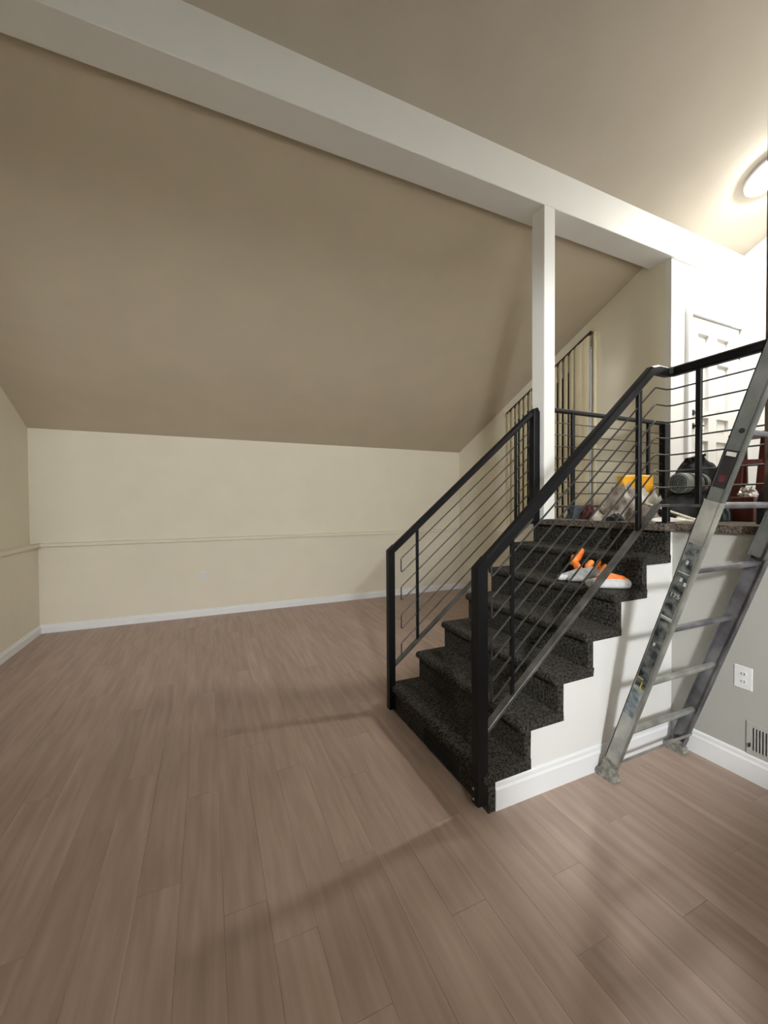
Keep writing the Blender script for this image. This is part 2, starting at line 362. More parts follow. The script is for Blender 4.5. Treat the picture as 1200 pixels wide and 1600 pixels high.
# recessed vent in the first riser
vt = thing('toe_kick_vent', 'long black vent opening low in the first stair riser', 'vent', (X0, 1.96, 0.02))
part('vent_frame', B((X0 - 0.010, 1.79, 0.015, X0 + 0.01, 2.14, 0.024), (X0 - 0.010, 1.79, 0.096, X0 + 0.01, 2.14, 0.105), (X0 - 0.010, 1.785, 0.015, X0 + 0.01, 1.797, 0.105), (X0 - 0.010, 2.133, 0.015, X0 + 0.01, 2.145, 0.105)), 'slot', vt)
part('vent_back', B((X0 - 0.003, 1.79, 0.02, X0 + 0.008, 2.14, 0.10)), 'slot', vt)
for k in range(5):
    z = 0.033 + k * 0.0135
    part('vent_louver', B((X0 - 0.009, 1.797, z, X0 - 0.004, 2.133, z + 0.004)), 'slot', vt)

# ------------------------------------------------------------------ railings
YRN = 1.565                                   # near stair rail
def zr(x): return 1.20 + 0.874 * (x - 1.193)  # top of the near handrail
rn = thing('stair_railing', 'black steel stair railing beside the ladder, running on along the landing edge', 'railing', (1.19, YRN, 0))
HB = 0.055
XRL = 2.655                                   # landing run of the same rail
part('newel_post', prism([(1.168, 0.045), (1.227, 0.045), (1.227, 1.246), (1.190, 1.214), (1.171, 1.197), (1.168, 1.191)], lambda u, v, q: (u, YRN - 0.026 + 0.052 * q, v)), 'black', rn)
hp = [(1.200, YRN, 1.188), (2.475, YRN, 2.302), (2.53, YRN, 2.316), (XRL - 0.03, YRN, 2.316), (XRL, YRN - 0.03, 2.316), (XRL, 1.083, 2.316)]
part('handrail', barm(hp, 0.05, HB, 0.010), 'black', rn)
RODZ = [0.128 + 0.1025 * k for k in range(7)]
def zrod(x, k): return 1.20 + 0.874 * (x - 1.193) - 0.028 - RODZ[k] + 0.03
levels = [2.21 - 0.102 * k for k in range(7)]
low = []
for k in range(7):
    zl = 1.142 - 0.1035 * k                   # at x = 1.27
    x0, x1 = 1.272, 2.525
    zt = levels[k]
    low.append(zl)
    pts = [(x0 + 0.004, YRN, zl + 0.006), (x1 - 0.03, YRN, zt - 0.022), (x1, YRN, zt), (XRL - 0.025, YRN, zt), (XRL, YRN - 0.025, zt), (XRL, 1.083, zt)]
    part('rod', tube(pts, 0.0048, 8), 'bar', rn, True)
# bends joining the rods in pairs at the foot
part('rod_bend', tube([(1.276, YRN, low[0] + 0.006), (1.270, YRN, low[0] + 0.010), (1.270, YRN, 1.225)], 0.0048), 'bar', rn, True)
for a in (1, 3, 5):
    part('rod_bend', tube([(1.276, YRN, low[a] + 0.006), (1.270, YRN, low[a] - 0.002), (1.270, YRN, low[a + 1] + 0.012), (1.276, YRN, low[a + 1] + 0.006)], 0.0048), 'bar', rn, True)
part('baluster', B((1.388, YRN - 0.008, 0.50, 1.408, YRN + 0.008, 1.345), bev=0.002), 'black', rn)
part('baluster', B((2.353, YRN - 0.012, 1.325, 2.382, YRN + 0.012, 2.19), bev=0.002), 'black', rn)
part('baluster', B((XRL - 0.012, 1.383, 1.48, XRL + 0.012, 1.411, 2.30), bev=0.002), 'black', rn)
part('baluster', B((XRL - 0.028, 1.552, ZL, XRL + 0.002, 1.588, 1.485), bev=0.002), 'black', rn, label='short foot under the bottom bar')
part('baluster', B((XRL - 0.060, 1.535, ZL - 0.002, XRL + 0.020, 1.605, ZL + 0.008), bev=0.002), 'black', rn, label='flat floor plate of the foot')
bp = [(1.195, YRN, 0.365), (2.44, YRN, 1.395), (2.545, YRN, 1.485), (XRL, YRN, 1.485), (XRL, 1.083, 1.485)]
part('bottom_bar', barm(bp, 0.042, 0.018, 0.002), 'flatbar', rn)
part('newel_plate', B((1.161, YRN - 0.022, 0.05, 1.169, YRN + 0.018, 0.16), bev=0.002), 'black', rn)
for z in (0.075, 0.125): part('bolt', lathe([(0, 0), (0.006, 0), (0.006, 0.004), (0, 0.006)], 8, Matrix.Translation((1.161, YRN, z)) @ Matrix.Rotation(-math.pi / 2, 4, 'Y')), 'chrome', rn)

# far stair rail, slightly out of parallel
def yf(x): return 2.600 - (x - 1.19) * 0.045
rf = thing('stair_railing', 'black steel stair railing on the open side against the cream wall', 'railing', (1.19, 2.6, 0))
part('newel_post', prism([(1.179, 0.025), (1.227, 0.025), (1.227, 1.212), (1.198, 1.187), (1.183, 1.174), (1.179, 1.168)], lambda u, v, q: (u, 2.576 + 0.047 * q, v)), 'black', rf)
part('newel_post', B((2.475, 2.508, ZL - 0.03, 2.541, 2.572, 2.275), bev=0.004), 'black', rf)
part('handrail', barm([(1.205, yf(1.2), 1.163), (2.44, yf(2.44), 2.222), (2.50, yf(2.5), 2.272), (2.535, yf(2.53), 2.285)], 0.045, 0.045, 0.008), 'black', rf)
lowf = [1.109 - 0.1035 * k for k in range(7)]
toplv = [2.105 - 0.102 * k + (0.0 if k else 0.0) for k in range(7)]
for k in range(7):
    part('rod', tube([(1.292, yf(1.29), lowf[k] + 0.004), (2.440, yf(2.44), toplv[k] - 0.02 - 0.0)], 0.0045, 8), 'bar', rf, True)
for a in (0, 2, 4):
    part('rod_bend', tube([(1.294, yf(1.29), lowf[a] + 0.006), (1.286, yf(1.29), lowf[a] - 0.004), (1.286, yf(1.29), lowf[a + 1] + 0.012), (1.294, yf(1.29), lowf[a + 1] + 0.006)], 0.0045), 'bar', rf, True)
part('rod_bend', tube([(1.294, yf(1.29), lowf[6] + 0.006), (1.286, yf(1.29), lowf[6] - 0.004), (1.286, yf(1.29), 0.40)], 0.0045), 'bar', rf, True)
part('rod_bend', tube([(2.438, yf(2.44), toplv[0] - 0.022), (2.452, yf(2.44), toplv[0] + 0.0), (2.452, yf(2.44), 2.22)], 0.0045), 'bar', rf, True)
for a in (1, 3, 5):
    part('rod_bend', tube([(2.438, yf(2.44), toplv[a] - 0.022), (2.450, yf(2.44), toplv[a] - 0.018), (2.450, yf(2.44), toplv[a + 1] - 0.012), (2.438, yf(2.44), toplv[a + 1] - 0.022)], 0.0045), 'bar', rf, True)
part('baluster', B((1.407, yf(1.41) - 0.008, 0.50, 1.427, yf(1.41) + 0.008, 1.335), bev=0.002), 'black', rf)
part('baluster', B((2.306, yf(2.31) - 0.009, 1.232, 2.328, yf(2.31) + 0.009, 2.10), bev=0.002), 'black', rf)
part('bottom_bar', barm([(1.20, yf(1.2), 0.315), (2.48, yf(2.48), 1.375)], 0.042, 0.018, 0.002), 'flatbar', rf)

# level rail along the far landing edge
YLF = 2.50
rl = thing('landing_railing', 'level black steel railing between the column and the entry wall', 'railing', (3.4, YLF, ZL))
part('handrail', barm([(2.645, YLF, 2.292), (4.215, YLF, 2.292)], 0.045, 0.032, 0.006), 'black', rl)
for k in range(7): part('rod', tube([(2.65, YLF, 2.19 - 0.1 * k), (4.18, YLF, 2.19 - 0.1 * k)], 0.0045), 'bar', rl, True)
part('bottom_bar', barm([(2.65, YLF, 1.478), (4.18, YLF, 1.478)], 0.035, 0.018, 0.002), 'bar', rl)
part('baluster', B((2.892, YLF - 0.012, 1.47, 2.924, YLF + 0.012, 2.285), bev=0.002), 'black', rl)
part('baluster', B((3.908, YLF - 0.012, 1.47, 3.938, YLF + 0.012, 2.285), bev=0.002), 'black', rl)
part('end_post', B((4.135, YLF - 0.03, ZL - 0.002, 4.215, YLF + 0.03, 2.285), bev=0.004), 'black', rl)

# dark post that ends the landing rail at the frame edge
po = link('wooden_post', B((2.632, 0.985, ZL - 0.05, 2.732, 1.086, znear(1.03) + 0.0), bev=0.004), 'wood')
tag(po, 'dark brown wooden post where the landing railing ends', 'post')

# ------------------------------------------------------------------ door in the entry hall
d1 = bpy.data.objects.new('door_1', None); C.objects.link(d1); d1.location = (4.99, YD, ZL); d1['kind'] = 'structure'
dx0, dx1, dz1 = 4.543, 5.442, 3.42
# slab built from stiles and rails with recessed, raised-field panels
pan = []
W = dx1 - dx0
px = [(dx0 + 0.135, dx0 + 0.32), (dx0 + 0.48, dx0 + 0.69)]
px = [(dx0 + 0.125, dx0 + 0.405), (dx0 + 0.495, dx0 + 0.775)]
pz = [(3.085, 3.27), (2.44, 2.985), (1.58, 2.34)]
px = [(4.672, 4.872), (5.02, 5.245)]
pz = [(3.10, 3.268), (2.46, 2.985), (2.24, 2.40), (1.60, 2.155)]
bm = bmesh.new()
xs = [dx0, px[0][0], px[0][1], px[1][0], px[1][1], dx1]
zs = [ZL + 0.008] + [q for a in reversed(pz) for q in a] + [dz1]
for i in range(5):
    for j in range(len(zs) - 1):
        if i in (1, 3) and j % 2 == 1: continue
        add_box(bm, xs[i], YD - 0.006, zs[j], xs[i + 1], YD + 0.034, zs[j + 1])
bmesh.ops.remove_doubles(bm, verts=bm.verts[:], dist=1e-5)
part('slab', bm, 'door', d1)
for a in px:
    for c in pz:
        bm = bmesh.new()
        x0, x1 = a; z0, z1 = c
        def ring(ins, y): return [bm.verts.new(q) for q in ((x0 + ins, y, z0 + ins), (x1 - ins, y, z0 + ins), (x1 - ins, y, z1 - ins), (x0 + ins, y, z1 - ins))]
        r = [ring(0, YD - 0.006), ring(0.006, YD + 0.032), ring(0.026, YD + 0.032), ring(0.042, YD + 0.010)]
        for p_, q_ in zip(r, r[1:]):
            for k in range(4): bm.faces.new((p_[k], p_[(k + 1) % 4], q_[(k + 1) % 4], q_[k]))
        bm.faces.new(r[-1])
        part('panel', bm, 'doorgroove', d1)
part('casing', B((dx0 - 0.078, YD - 0.036, ZL, dx0 - 0.012, YD + 0.01, dz1 + 0.07), bev=0.004), 'trim', d1)
part('casing', B((dx1 + 0.010, YD - 0.036, ZL, XW - 0.0, YD + 0.01, dz1 + 0.07), bev=0.004), 'trim', d1)
part('casing', B((dx0 - 0.012, YD - 0.036, dz1 + 0.008, dx1 + 0.010, YD + 0.01, dz1 + 0.07), bev=0.004), 'trim', d1)
rotx = Matrix.Rotation(math.pi / 2, 4, 'X')
kn = part('handle', lathe([(0, 0), (0.030, 0), (0.030, 0.008), (0.012, 0.012), (0.011, 0.045), (0, 0.05)], 20, Matrix.Translation((4.592, YD - 0.006, 2.296)) @ rotx), 'brass', d1, True, 'aged brass lever handle')
part('lever', barm([(4.59, YD - 0.05, 2.296), (4.64, YD - 0.055, 2.300), (4.70, YD - 0.050, 2.298)], 0.018, 0.014, 0.004), 'brass', kn)
part('deadbolt', lathe([(0, 0), (0.030, 0), (0.030, 0.010), (0.016, 0.016), (0, 0.020)], 20, Matrix.Translation((4.59, YD - 0.006, 2.434)) @ rotx), 'brass', d1, True, 'round brass deadbolt')
for z in (1.65, 2.42, 3.10): part('hinge', B((dx1 - 0.004, YD - 0.012, z, dx1 + 0.012, YD + 0.0, z + 0.09)), 'brass', d1)

# ------------------------------------------------------------------ window behind the blind, vertical blind
def ztop(y): return 2.851 + (4.687 - y) * 0.4717
wn = bpy.data.objects.new('window_1', None); C.objects.link(wn); wn.location = (xe(4), 4.0, 1.2); wn['kind'] = 'structure'
wy0, wy1, wz = 3.36, 4.64, 1.20
part('pane', prism([(wy0, wz), (wy1, wz), (wy1, ztop(wy1) - 0.14), (wy0, ztop(wy0) - 0.14)], lambda u, v, s: (xe(u) - 0.006 - 0.006 * s, u, v)), 'glass', wn)
def wbar(p, q): return barm([(xe(p[0]) - 0.012, p[0], p[1]), (xe(q[0]) - 0.012, q[0], q[1])], 0.03, 0.05, 0.003)
part('window_frame', wbar((wy0, wz), (wy0, ztop(wy0) - 0.14)), 'trim', wn); part('window_frame', wbar((wy1, wz), (wy1, ztop(wy1) - 0.14)), 'trim', wn)
part('window_frame', wbar((wy0, wz), (wy1, wz)), 'trim', wn); part('window_frame', wbar((wy0, ztop(wy0) - 0.14), (wy1, ztop(wy1) - 0.14)), 'trim', wn)
part('window_frame', wbar((4.0, wz), (4.0, ztop(4.0) - 0.14)), 'trim', wn)
bl = thing('vertical_blind', 'ivory vertical blind with a slanted top following the ceiling', 'blind', (xe(4), 4.0, 1.2))
part('headrail', barm([(xe(4.70) - 0.075, 4.71, ztop(4.71) + 0.012), (xe(3.30) - 0.075, 3.30, ztop(3.30) + 0.012)], 0.04, 0.026, 0.003), 'wood', bl, label='thin dark headrail')  # dark colour stands for the shadow line along the top of the blind
y = 4.675
def vane(yc, ang, wd=0.089):
    x = xe(yc) - 0.085; c, s = math.cos(ang), math.sin(ang); bm = bmesh.new(); n = 6
    for side in (0, 1):
        pass
    fr, bk = [], []
    for i in range(n + 1):
        u = (i / n - 0.5); bow = 0.006 * (1 - 4 * u * u)
        lx, ly = -bow, u * wd
        X, Y = x + lx * c - ly * s, yc + lx * s + ly * c
        X2, Y2 = x + (lx + 0.0014) * c - ly * s, yc + (lx + 0.0014) * s + ly * c
        fr.append((bm.verts.new((X, Y, 1.215)), bm.verts.new((X, Y, ztop(Y) - 0.004))))
        bk.append((bm.verts.new((X2, Y2, 1.215)), bm.verts.new((X2, Y2, ztop(Y2) - 0.004))))
    for i in range(n):
        bm.faces.new((fr[i][0], fr[i + 1][0], fr[i + 1][1], fr[i][1])); bm.faces.new((bk[i][0], bk[i][1], bk[i + 1][1], bk[i + 1][0]))
        bm.faces.new((fr[i][1], fr[i + 1][1], bk[i + 1][1], bk[i][1])); bm.faces.new((fr[i][0], bk[i][0], bk[i + 1][0], fr[i + 1][0]))
    bm.faces.new((fr[0][0], fr[0][1], bk[0][1], bk[0][0])); bm.faces.new((fr[n][0], bk[n][0], bk[n][1], fr[n][1]))
    part('vane', bm, 'vane', bl, True)
k = 0
while y > 3.53:
    vane(y, R(-17 + 3 * math.sin(k * 2.1))); y -= 0.0845; k += 1
vane(3.515, R(-20)); vane(3.44, R(8)); vane(3.375, R(6)); 
part('side_strip', B((xe(3.3) - 0.045, 3.290, 1.20, xe(3.3) - 0.002, 3.312, ztop(3.30) + 0.02), bev=0.002), 'vane', bl)

# ------------------------------------------------------------------ lamps
nrm = Vector((0, -SLN, -1)).normalized()      # points down from the sloped ceiling
lc = Vector((4.69, 1.925, znear(1.925)))
rotl = Vector((0, 0, 1)).rotation_difference(nrm).to_matrix().to_4x4()
ml = Matrix.Translation(lc) @ rotl
M['lampglass'] = emis('lit_lamp_glass', (1.0, 0.985, 0.94), HALL_LAMP)
M['lampglass2'] = emis('lit_globe_glass', (0.95, 0.98, 1.0), ROOM_LAMP)
la = thing('ceiling_lamp', 'round lit flush ceiling lamp with a white rim over the entry landing', 'lamp', tuple(lc))
part('rim', lathe([(0.14, 0.0), (0.185, 0.0), (0.190, 0.018), (0.184, 0.030), (0.168, 0.032), (0.165, 0.020), (0.14, 0.015)], 48, ml), 'plate', la, True)
part('diffuser', lathe([(0.166, 0.022), (0.155, 0.040), (0.12, 0.058), (0.06, 0.069), (0.0, 0.072)], 48, ml), 'lampglass', la, True)
lb = Vector((-0.30, -2.40, 2.73))
lm = thing('pendant_lamp', 'lit white globe pendant lamp hanging on a black cord', 'lamp', tuple(lb))
part('globe', lathe([(0, -0.19)] + [(0.19 * math.cos(a), 0.19 * math.sin(a)) for a in [R(-80 + 10 * i) for i in range(17)]], 32, Matrix.Translation(lb)), 'lampglass2', lm, True)
part('cap', lathe([(0.045, 0.178), (0.045, 0.23), (0.012, 0.245), (0, 0.245)], 20, Matrix.Translation(lb)), 'black', lm, True)
part('cord', tube([tuple(lb + Vector((0, 0, 0.24))), (lb.x, lb.y, ZR)], 0.004), 'black', lm)

# ------------------------------------------------------------------ outlets and register
ol = thing('wall_outlet', 'white duplex outlet on the grey wall under the landing', 'outlet', (XR, 1.178, 0.545))
def plate(parent, org, u, nrm_, w_, h_):      # org centre, u horizontal unit, nrm_ outward
    u, n_, z = Vector(u), Vector(nrm_), Vector((0, 0, 1)); mx = Matrix((u, n_, z)).transposed().to_4x4(); mx.translation = org
    bm = B((-w_ / 2, -0.002, -h_ / 2, w_ / 2, 0.006, h_ / 2), bev=0.003); bmesh.ops.transform(bm, matrix=mx, verts=bm.verts[:]); part('cover_plate', bm, 'plate', parent)
    for s in (-1, 1):
        bm = B((-0.017, 0.005, s * 0.021 - 0.014, 0.017, 0.0085, s * 0.021 + 0.014), bev=0.003); bmesh.ops.transform(bm, matrix=mx, verts=bm.verts[:]); so = part('socket', bm, 'plate', parent)
        for dx in (-0.007, 0.007):
            bm = B((dx - 0.0015, 0.0084, s * 0.021 - 0.005, dx + 0.0015, 0.0092, s * 0.021 + 0.006)); bmesh.ops.transform(bm, matrix=mx, verts=bm.verts[:]); part('slot', bm, 'slot', so)
    bm = lathe([(0, 0), (0.004, 0), (0.004, 0.002), (0, 0.003)], 8, mx @ Matrix.Translation((0, 0.005, 0)) @ Matrix.Rotation(-math.pi / 2, 4, 'X')); part('screw', bm, 'plate', parent)
plate(ol, (XR, 1.178, 0.545), (0, -1, 0), (-1, 0, 0), 0.082, 0.125)
o2 = thing('wall_outlet', 'small white outlet low on the cream wall opposite the stairs', 'outlet', (-0.07, YB, 0.55))
plate(o2, (-0.07, YB, 0.55), (1, 0, 0), (0, -1, 0), 0.072, 0.118)
rg = thing('wall_register', 'white metal air register with dark slots above the grey wall baseboard', 'register', (XR, 1.03, 0.22))
part('frame', B((XR - 0.008, 0.87, 0.140, XR + 0.002, 1.162, 0.320), bev=0.003), 'grey', rg)
for k in range(18):
    y = 1.128 - k * 0.0135
    part('slot', B((XR - 0.0095, y - 0.0028, 0.172, XR - 0.004, y + 0.0028, 0.292)), 'slot', rg)
    part('louver', B((XR - 0.0125, y - 0.0085, 0.168, XR - 0.006, y - 0.0035, 0.296)), 'grey', rg)
part('lever', B((XR - 0.018, 1.141, 0.185, XR - 0.006, 1.146, 0.205)), 'slot', rg)

# ------------------------------------------------------------------ extension ladder
ld = thing('extension_ladder', 'paint-spattered aluminium extension ladder with scuffed dark labels beside the stairs', 'ladder', (2.29, 1.5, 0))
ax = Vector((0, -0.3134, 0.9496)); nn = Vector((0, 0.9496, 0.3134)); L0 = Vector((0, 1.52, 0))
def LP(x, s, n): return L0 + Vector((x, 0, 0)) + ax * s + nn * n      # s along the stile, n across (0 = back edge, negative = front)
def lbox(bm, x0, x1, s0, s1, n0, n1):
    v = [bm.verts.new(LP(x, s, n)) for s in (s0, s1) for n in (n0, n1) for x in (x0, x1)]
    for f in ((0, 2, 3, 1), (4, 5, 7, 6), (0, 1, 5, 4), (2, 6, 7, 3), (0, 4, 6, 2), (1, 3, 7, 5)): bm.faces.new([v[i] for i in f])
def channel(name, xo, sgn, s0, s1, depth, material, n_off=0.0):
    """C-channel: web at xo, flanges toward sgn"""
    bm = bmesh.new(); t = 0.004; fl_ = 0.026
    lbox(bm, xo, xo + sgn * t, s0, s1, n_off, n_off - depth)
    lbox(bm, xo, xo + sgn * fl_, s0, s1, n_off, n_off - t)
    lbox(bm, xo - sgn * 0.004, xo + sgn * fl_, s0, s1, n_off - depth + t * 1.5, n_off - depth)
    return part(name, bm, material, ld)
XA, XBf, LEN = 1.972, 2.598, 4.10
DEP = 0.074
SB = 1.60
sa = channel('stile', XA, 1, 0.06, SB, DEP, 'alu'); sb = channel('stile', XBf, -1, 0.06, SB + 0.02, DEP, 'alushade')
fa = channel('fly_stile', XA + 0.006, 1, 1.30, LEN, 0.066, 'flygrey', -0.004); fb = channel('fly_stile', XBf - 0.030, -1, 1.30, LEN, 0.074, 'flygrey', 0.0)
for i in range(1, 14):
    s = 0.316 * i
    fly = s > SB
    pts = [LP(XA + (0.010 if fly else 0.002), s, -0.037), LP(XBf - (0.033 if fly else 0.002), s, -0.037)]
    bm = bmesh.new(); sweep(bm, pts, rect(0.034 if fly else 0.030, 0.026, 0.007), upv=tuple(ax)); part('fly_rung' if fly else 'rung', bm, 'alushade' if i > 2 else 'alu', ld)
bm = bmesh.new(); sweep(bm, [LP(XA + 0.01, 0.17, -0.078), LP(XBf + 0.0, 0.17, -0.078)], rect(0.006, 0.02, 0.001), upv=tuple(ax)); part('brace_bar', bm, 'alu', ld)
# swivel feet: bracket and rubber pad
for xo, sg in ((XA, 1), (XBf, -1)):
    bm = bmesh.new(); lbox(bm, xo - sg * 0.006, xo, 0.0, 0.13, 0.002, -DEP - 0.002); lbox(bm, xo + sg * 0.026, xo + sg * 0.031, 0.0, 0.10, -0.008, -DEP + 0.006)
    ft = part('foot_bracket', bm, 'rubber', ld)
    cx = xo + sg * 0.012; cy = L0.y - 0.045
    bm = bmesh.new()
    pr = [(-0.060, 0.012), (-0.052, 0.002), (-0.030, 0.0), (0.030, 0.0), (0.052, 0.002), (0.060, 0.012), (0.052, 0.034), (0.030, 0.052), (-0.030, 0.052), (-0.052, 0.034)]
    a = [bm.verts.new((cx - 0.026, cy + u, v)) for u, v in pr]; b = [bm.verts.new((cx + 0.026, cy + u, v)) for u, v in pr]
    bm.faces.new(a); bm.faces.new(b[::-1])
    for i in range(len(pr)): j = (i + 1) % len(pr); bm.faces.new((a[i], b[i], b[j], a[j]))
    part('foot_pad', bm, 'rubber', ft)
# labels stuck on the outer web of the near stile
def label_on(name, s0, s1, n0, n1, material, off=0.0015, x=None, parent=None):
    bm = bmesh.new(); X = (XA if x is None else x); lbox(bm, X - off, X + 0.0005, s0, s1, n0, n1); return part(name, bm, material, parent or ld)
lab = label_on('label', 1.03, 1.40, -0.008, -0.060, 'sticker')
label_on('label', 0.62, 1.01, -0.010, -0.060, 'sticker')
label_on('label', 0.44, 0.60, -0.006, -0.058, 'stickerblue')
label_on('label', 1.66, 1.82, -0.012, -0.060, 'stickerred', x=XA + 0.006)
label_on('mark', 1.685, 1.715, -0.026, -0.048, 'red', 0.0022, x=XA + 0.006); label_on('mark', 1.795, 1.812, -0.018, -0.054, 'print', 0.0022, x=XA + 0.006)
label_on('mark', 1.02, 1.026, -0.008, -0.060, 'print', 0.0022); label_on('mark', 1.255, 1.258, -0.010, -0.058, 'print', 0.0022)
label_on('mark', 0.665, 0.672, -0.012, -0.040, 'yellowprint', 0.0022); label_on('mark', 0.60, 0.655, -0.036, -0.042, 'yellowprint', 0.0022)
for s, n in ((1.215, -0.030), (1.20, -0.050), (0.86, -0.022), (1.30, -0.028)): label_on('mark', s, s + 0.018, n, n - 0.010, 'print', 0.0022)
for s in (0.50, 1.90, 2.20, 2.50):
    mxh = Matrix.Translation(LP(XA + (0.006 if s > SB else 0), s, -0.040)) @ Matrix.Rotation(-math.pi / 2, 4, 'Y')
    part('rivet_hole', lathe([(0, 0.0012), (0.010, 0.0012), (0.011, 0)], 12, mxh), 'slot', ld)
# figures on the label
cu = bpy.data.curves.new('figures', 'FONT'); cu.body = '175'; cu.size = 0.030; cu.extrude = 0.0004; cu.align_x = 'CENTER'; cu.align_y = 'CENTER'
tmp = bpy.data.objects.new('figures', cu); C.objects.link(tmp); bpy.context.view_layer.update()
me = bpy.data.meshes.new_from_object(tmp); bpy.data.objects.remove(tmp)
me.materials.append(M['print']); fo = bpy.data.objects.new('figures', me); C.objects.link(fo)
mm = Matrix((-nn, ax, Vector((-1, 0, 0)))).transposed().to_4x4(); mm.translation = LP(XA - 0.0022, 1.14, -0.034)
me.transform(mm); under(ld, fo)

# ------------------------------------------------------------------ loose things
def crumple(name, cx, cy, rx, ry, h, material, seed, z=ZL, amp=0.35, freq=7.0, n=34, rot=0.0, label=None, cat='cloth', parent=None, flat=1.0, power=0.8):
    """a crumpled closed heap lying at (cx, cy): folded top, flat underside"""
    bm = bmesh.new(); g = []; sv = Vector((seed * 3.7, seed * 1.3, 0))
    for j in range(n // 2 + 1):
        rr = j / (n // 2); row = []
        for i in range(n):
            a = 2 * math.pi * i / n
            edge = 1 + 0.22 * noise.noise(Vector((math.cos(a) * 1.6, math.sin(a) * 1.6, seed)))
            px_, py_ = rr * edge * rx * math.cos(a), rr * edge * ry * math.sin(a)
            q = Vector((px_, py_, 0)) * freq + sv
            rid = 1 - abs(noise.noise(q)) * 2.2; rid2 = 1 - abs(noise.noise(q * 2.3)) * 2
            hh = h * max(0.0, (1 - rr ** 2.4)) ** power * (1 - amp + amp * (0.65 * rid + 0.35 * rid2)) + 0.004
            wob = Vector((noise.noise(q * 1.7 + Vector((4, 0, 0))), noise.noise(q * 1.7 + Vector((0, 4, 0))), 0)) * 0.02 * (rr < 0.99)
            c, s = math.cos(rot), math.sin(rot)
            row.append(bm.verts.new((cx + (px_ + wob.x) * c - (py_ + wob.y) * s, cy + (px_ + wob.x) * s + (py_ + wob.y) * c, z + max(hh, 0.004))))
        g.append(row)
    for j in range(n // 2):
        for i in range(n): bm.faces.new((g[j][i], g[j][(i + 1) % n], g[j + 1][(i + 1) % n], g[j + 1][i]))
    bmesh.ops.remove_doubles(bm, verts=g[0], dist=0.06) if False else bm.faces.new(g[0][::-1])
    base = [bm.verts.new((v.co.x, v.co.y, z)) for v in g[-1]]
    for i in range(n): bm.faces.new((g[-1][i], g[-1][(i + 1) % n], base[(i + 1) % n], base[i]))
    bm.faces.new(base)
    if parent is not None: return part(name, bm, material, parent, True)
    o = link(name, bm, material, None, True); return tag(o, label, cat)
# slate cloth by the column
o = link('fabric_bin', B((0, 0, 0, 1, 1, 1)), 'slate')
me = o.data
bm = bmesh.new(); tpv = [(2.745, 2.36), (2.935, 2.29), (2.975, 2.40), (2.785, 2.465)]; top = [(2.785, 2.375), (2.905, 2.325), (2.93, 2.40), (2.815, 2.445)]
a = [bm.verts.new((x, y, ZL)) for x, y in tpv]; b = [bm.verts.new((x, y, ZL + 0.105)) for x, y in top]
bm.faces.new(a[::-1]); bm.faces.new(b)
for i in range(4): bm.faces.new((a[i], a[(i + 1) % 4], b[(i + 1) % 4], b[i]))
bmesh.ops.subdivide_edges(bm, edges=bm.edges[:], cuts=5, use_grid_fill=True); jag(bm, 0.008, 3); 
for v in bm.verts: v.co.z = max(v.co.z, ZL)
bmesh.ops.recalc_face_normals(bm, faces=bm.faces[:]); bm.to_mesh(me); bm.free()
tag(o, 'folded slate-blue cloth at the foot of the white column', 'cloth')

crumple('drop_cloth', 3.04, 2.05, 0.27, 0.13, 0.30, 'drop', 1, label='heaped off-white and brown stained cloth by the top of the stairs', amp=0.9, freq=7.5, rot=-0.42, power=0.55, n=64)
crumple('work_shirt', 2.885, 1.875, 0.13, 0.08, 0.15, 'drop2', 5, label='crumpled brown-grey cloth in front of the stained cloth heap', amp=0.7, freq=11, rot=-0.42, n=44)
crumple('rag', 2.80, 2.25, 0.075, 0.06, 0.13, 'maroon', 9, label='small maroon rag at the edge of the stained cloth heap', amp=0.6, freq=14)
crumple('cream_rag', 2.702, 2.085, 0.075, 0.055, 0.085, 'drop', 13, label='small cream rag with deep folds beside the maroon rag', amp=0.8, freq=16)
crumple('dark_rag', 2.685, 1.945, 0.072, 0.048, 0.06, 'black_cloth', 17, label='small black rag between the cream rag and the grey cloth', amp=0.6, freq=14)
crumple('paper_sheet', 2.90, 1.70, 0.15, 0.055, 0.028, 'paper', 21, label='white paper sheet spread by the foot of the landing rail', cat='paper', amp=0.5, freq=8, rot=-0.75)
# amber case
cs = thing('plastic_case', 'amber yellow plastic case behind the heaped cloth', 'case', (3.28, 2.20, ZL))
cmx = Matrix.Translation((3.28, 2.20, ZL)) @ Matrix.Rotation(R(-24), 4, 'Z')
def cpart(nm, bm, mt): bmesh.ops.transform(bm, matrix=cmx, verts=bm.verts[:]); part(nm, bm, mt, cs)
cpart('body', B((-0.13, -0.045, 0, 0.13, 0.045, 0.36), bev=0.014, seg=3), 'orangebox')
cpart('lid_seam', B((-0.133, -0.048, 0.270, 0.133, 0.048, 0.276), bev=0.002), 'orangebox')
cpart('latch', B((-0.02, -0.054, 0.25, 0.02, -0.045, 0.295), bev=0.003), 'black')
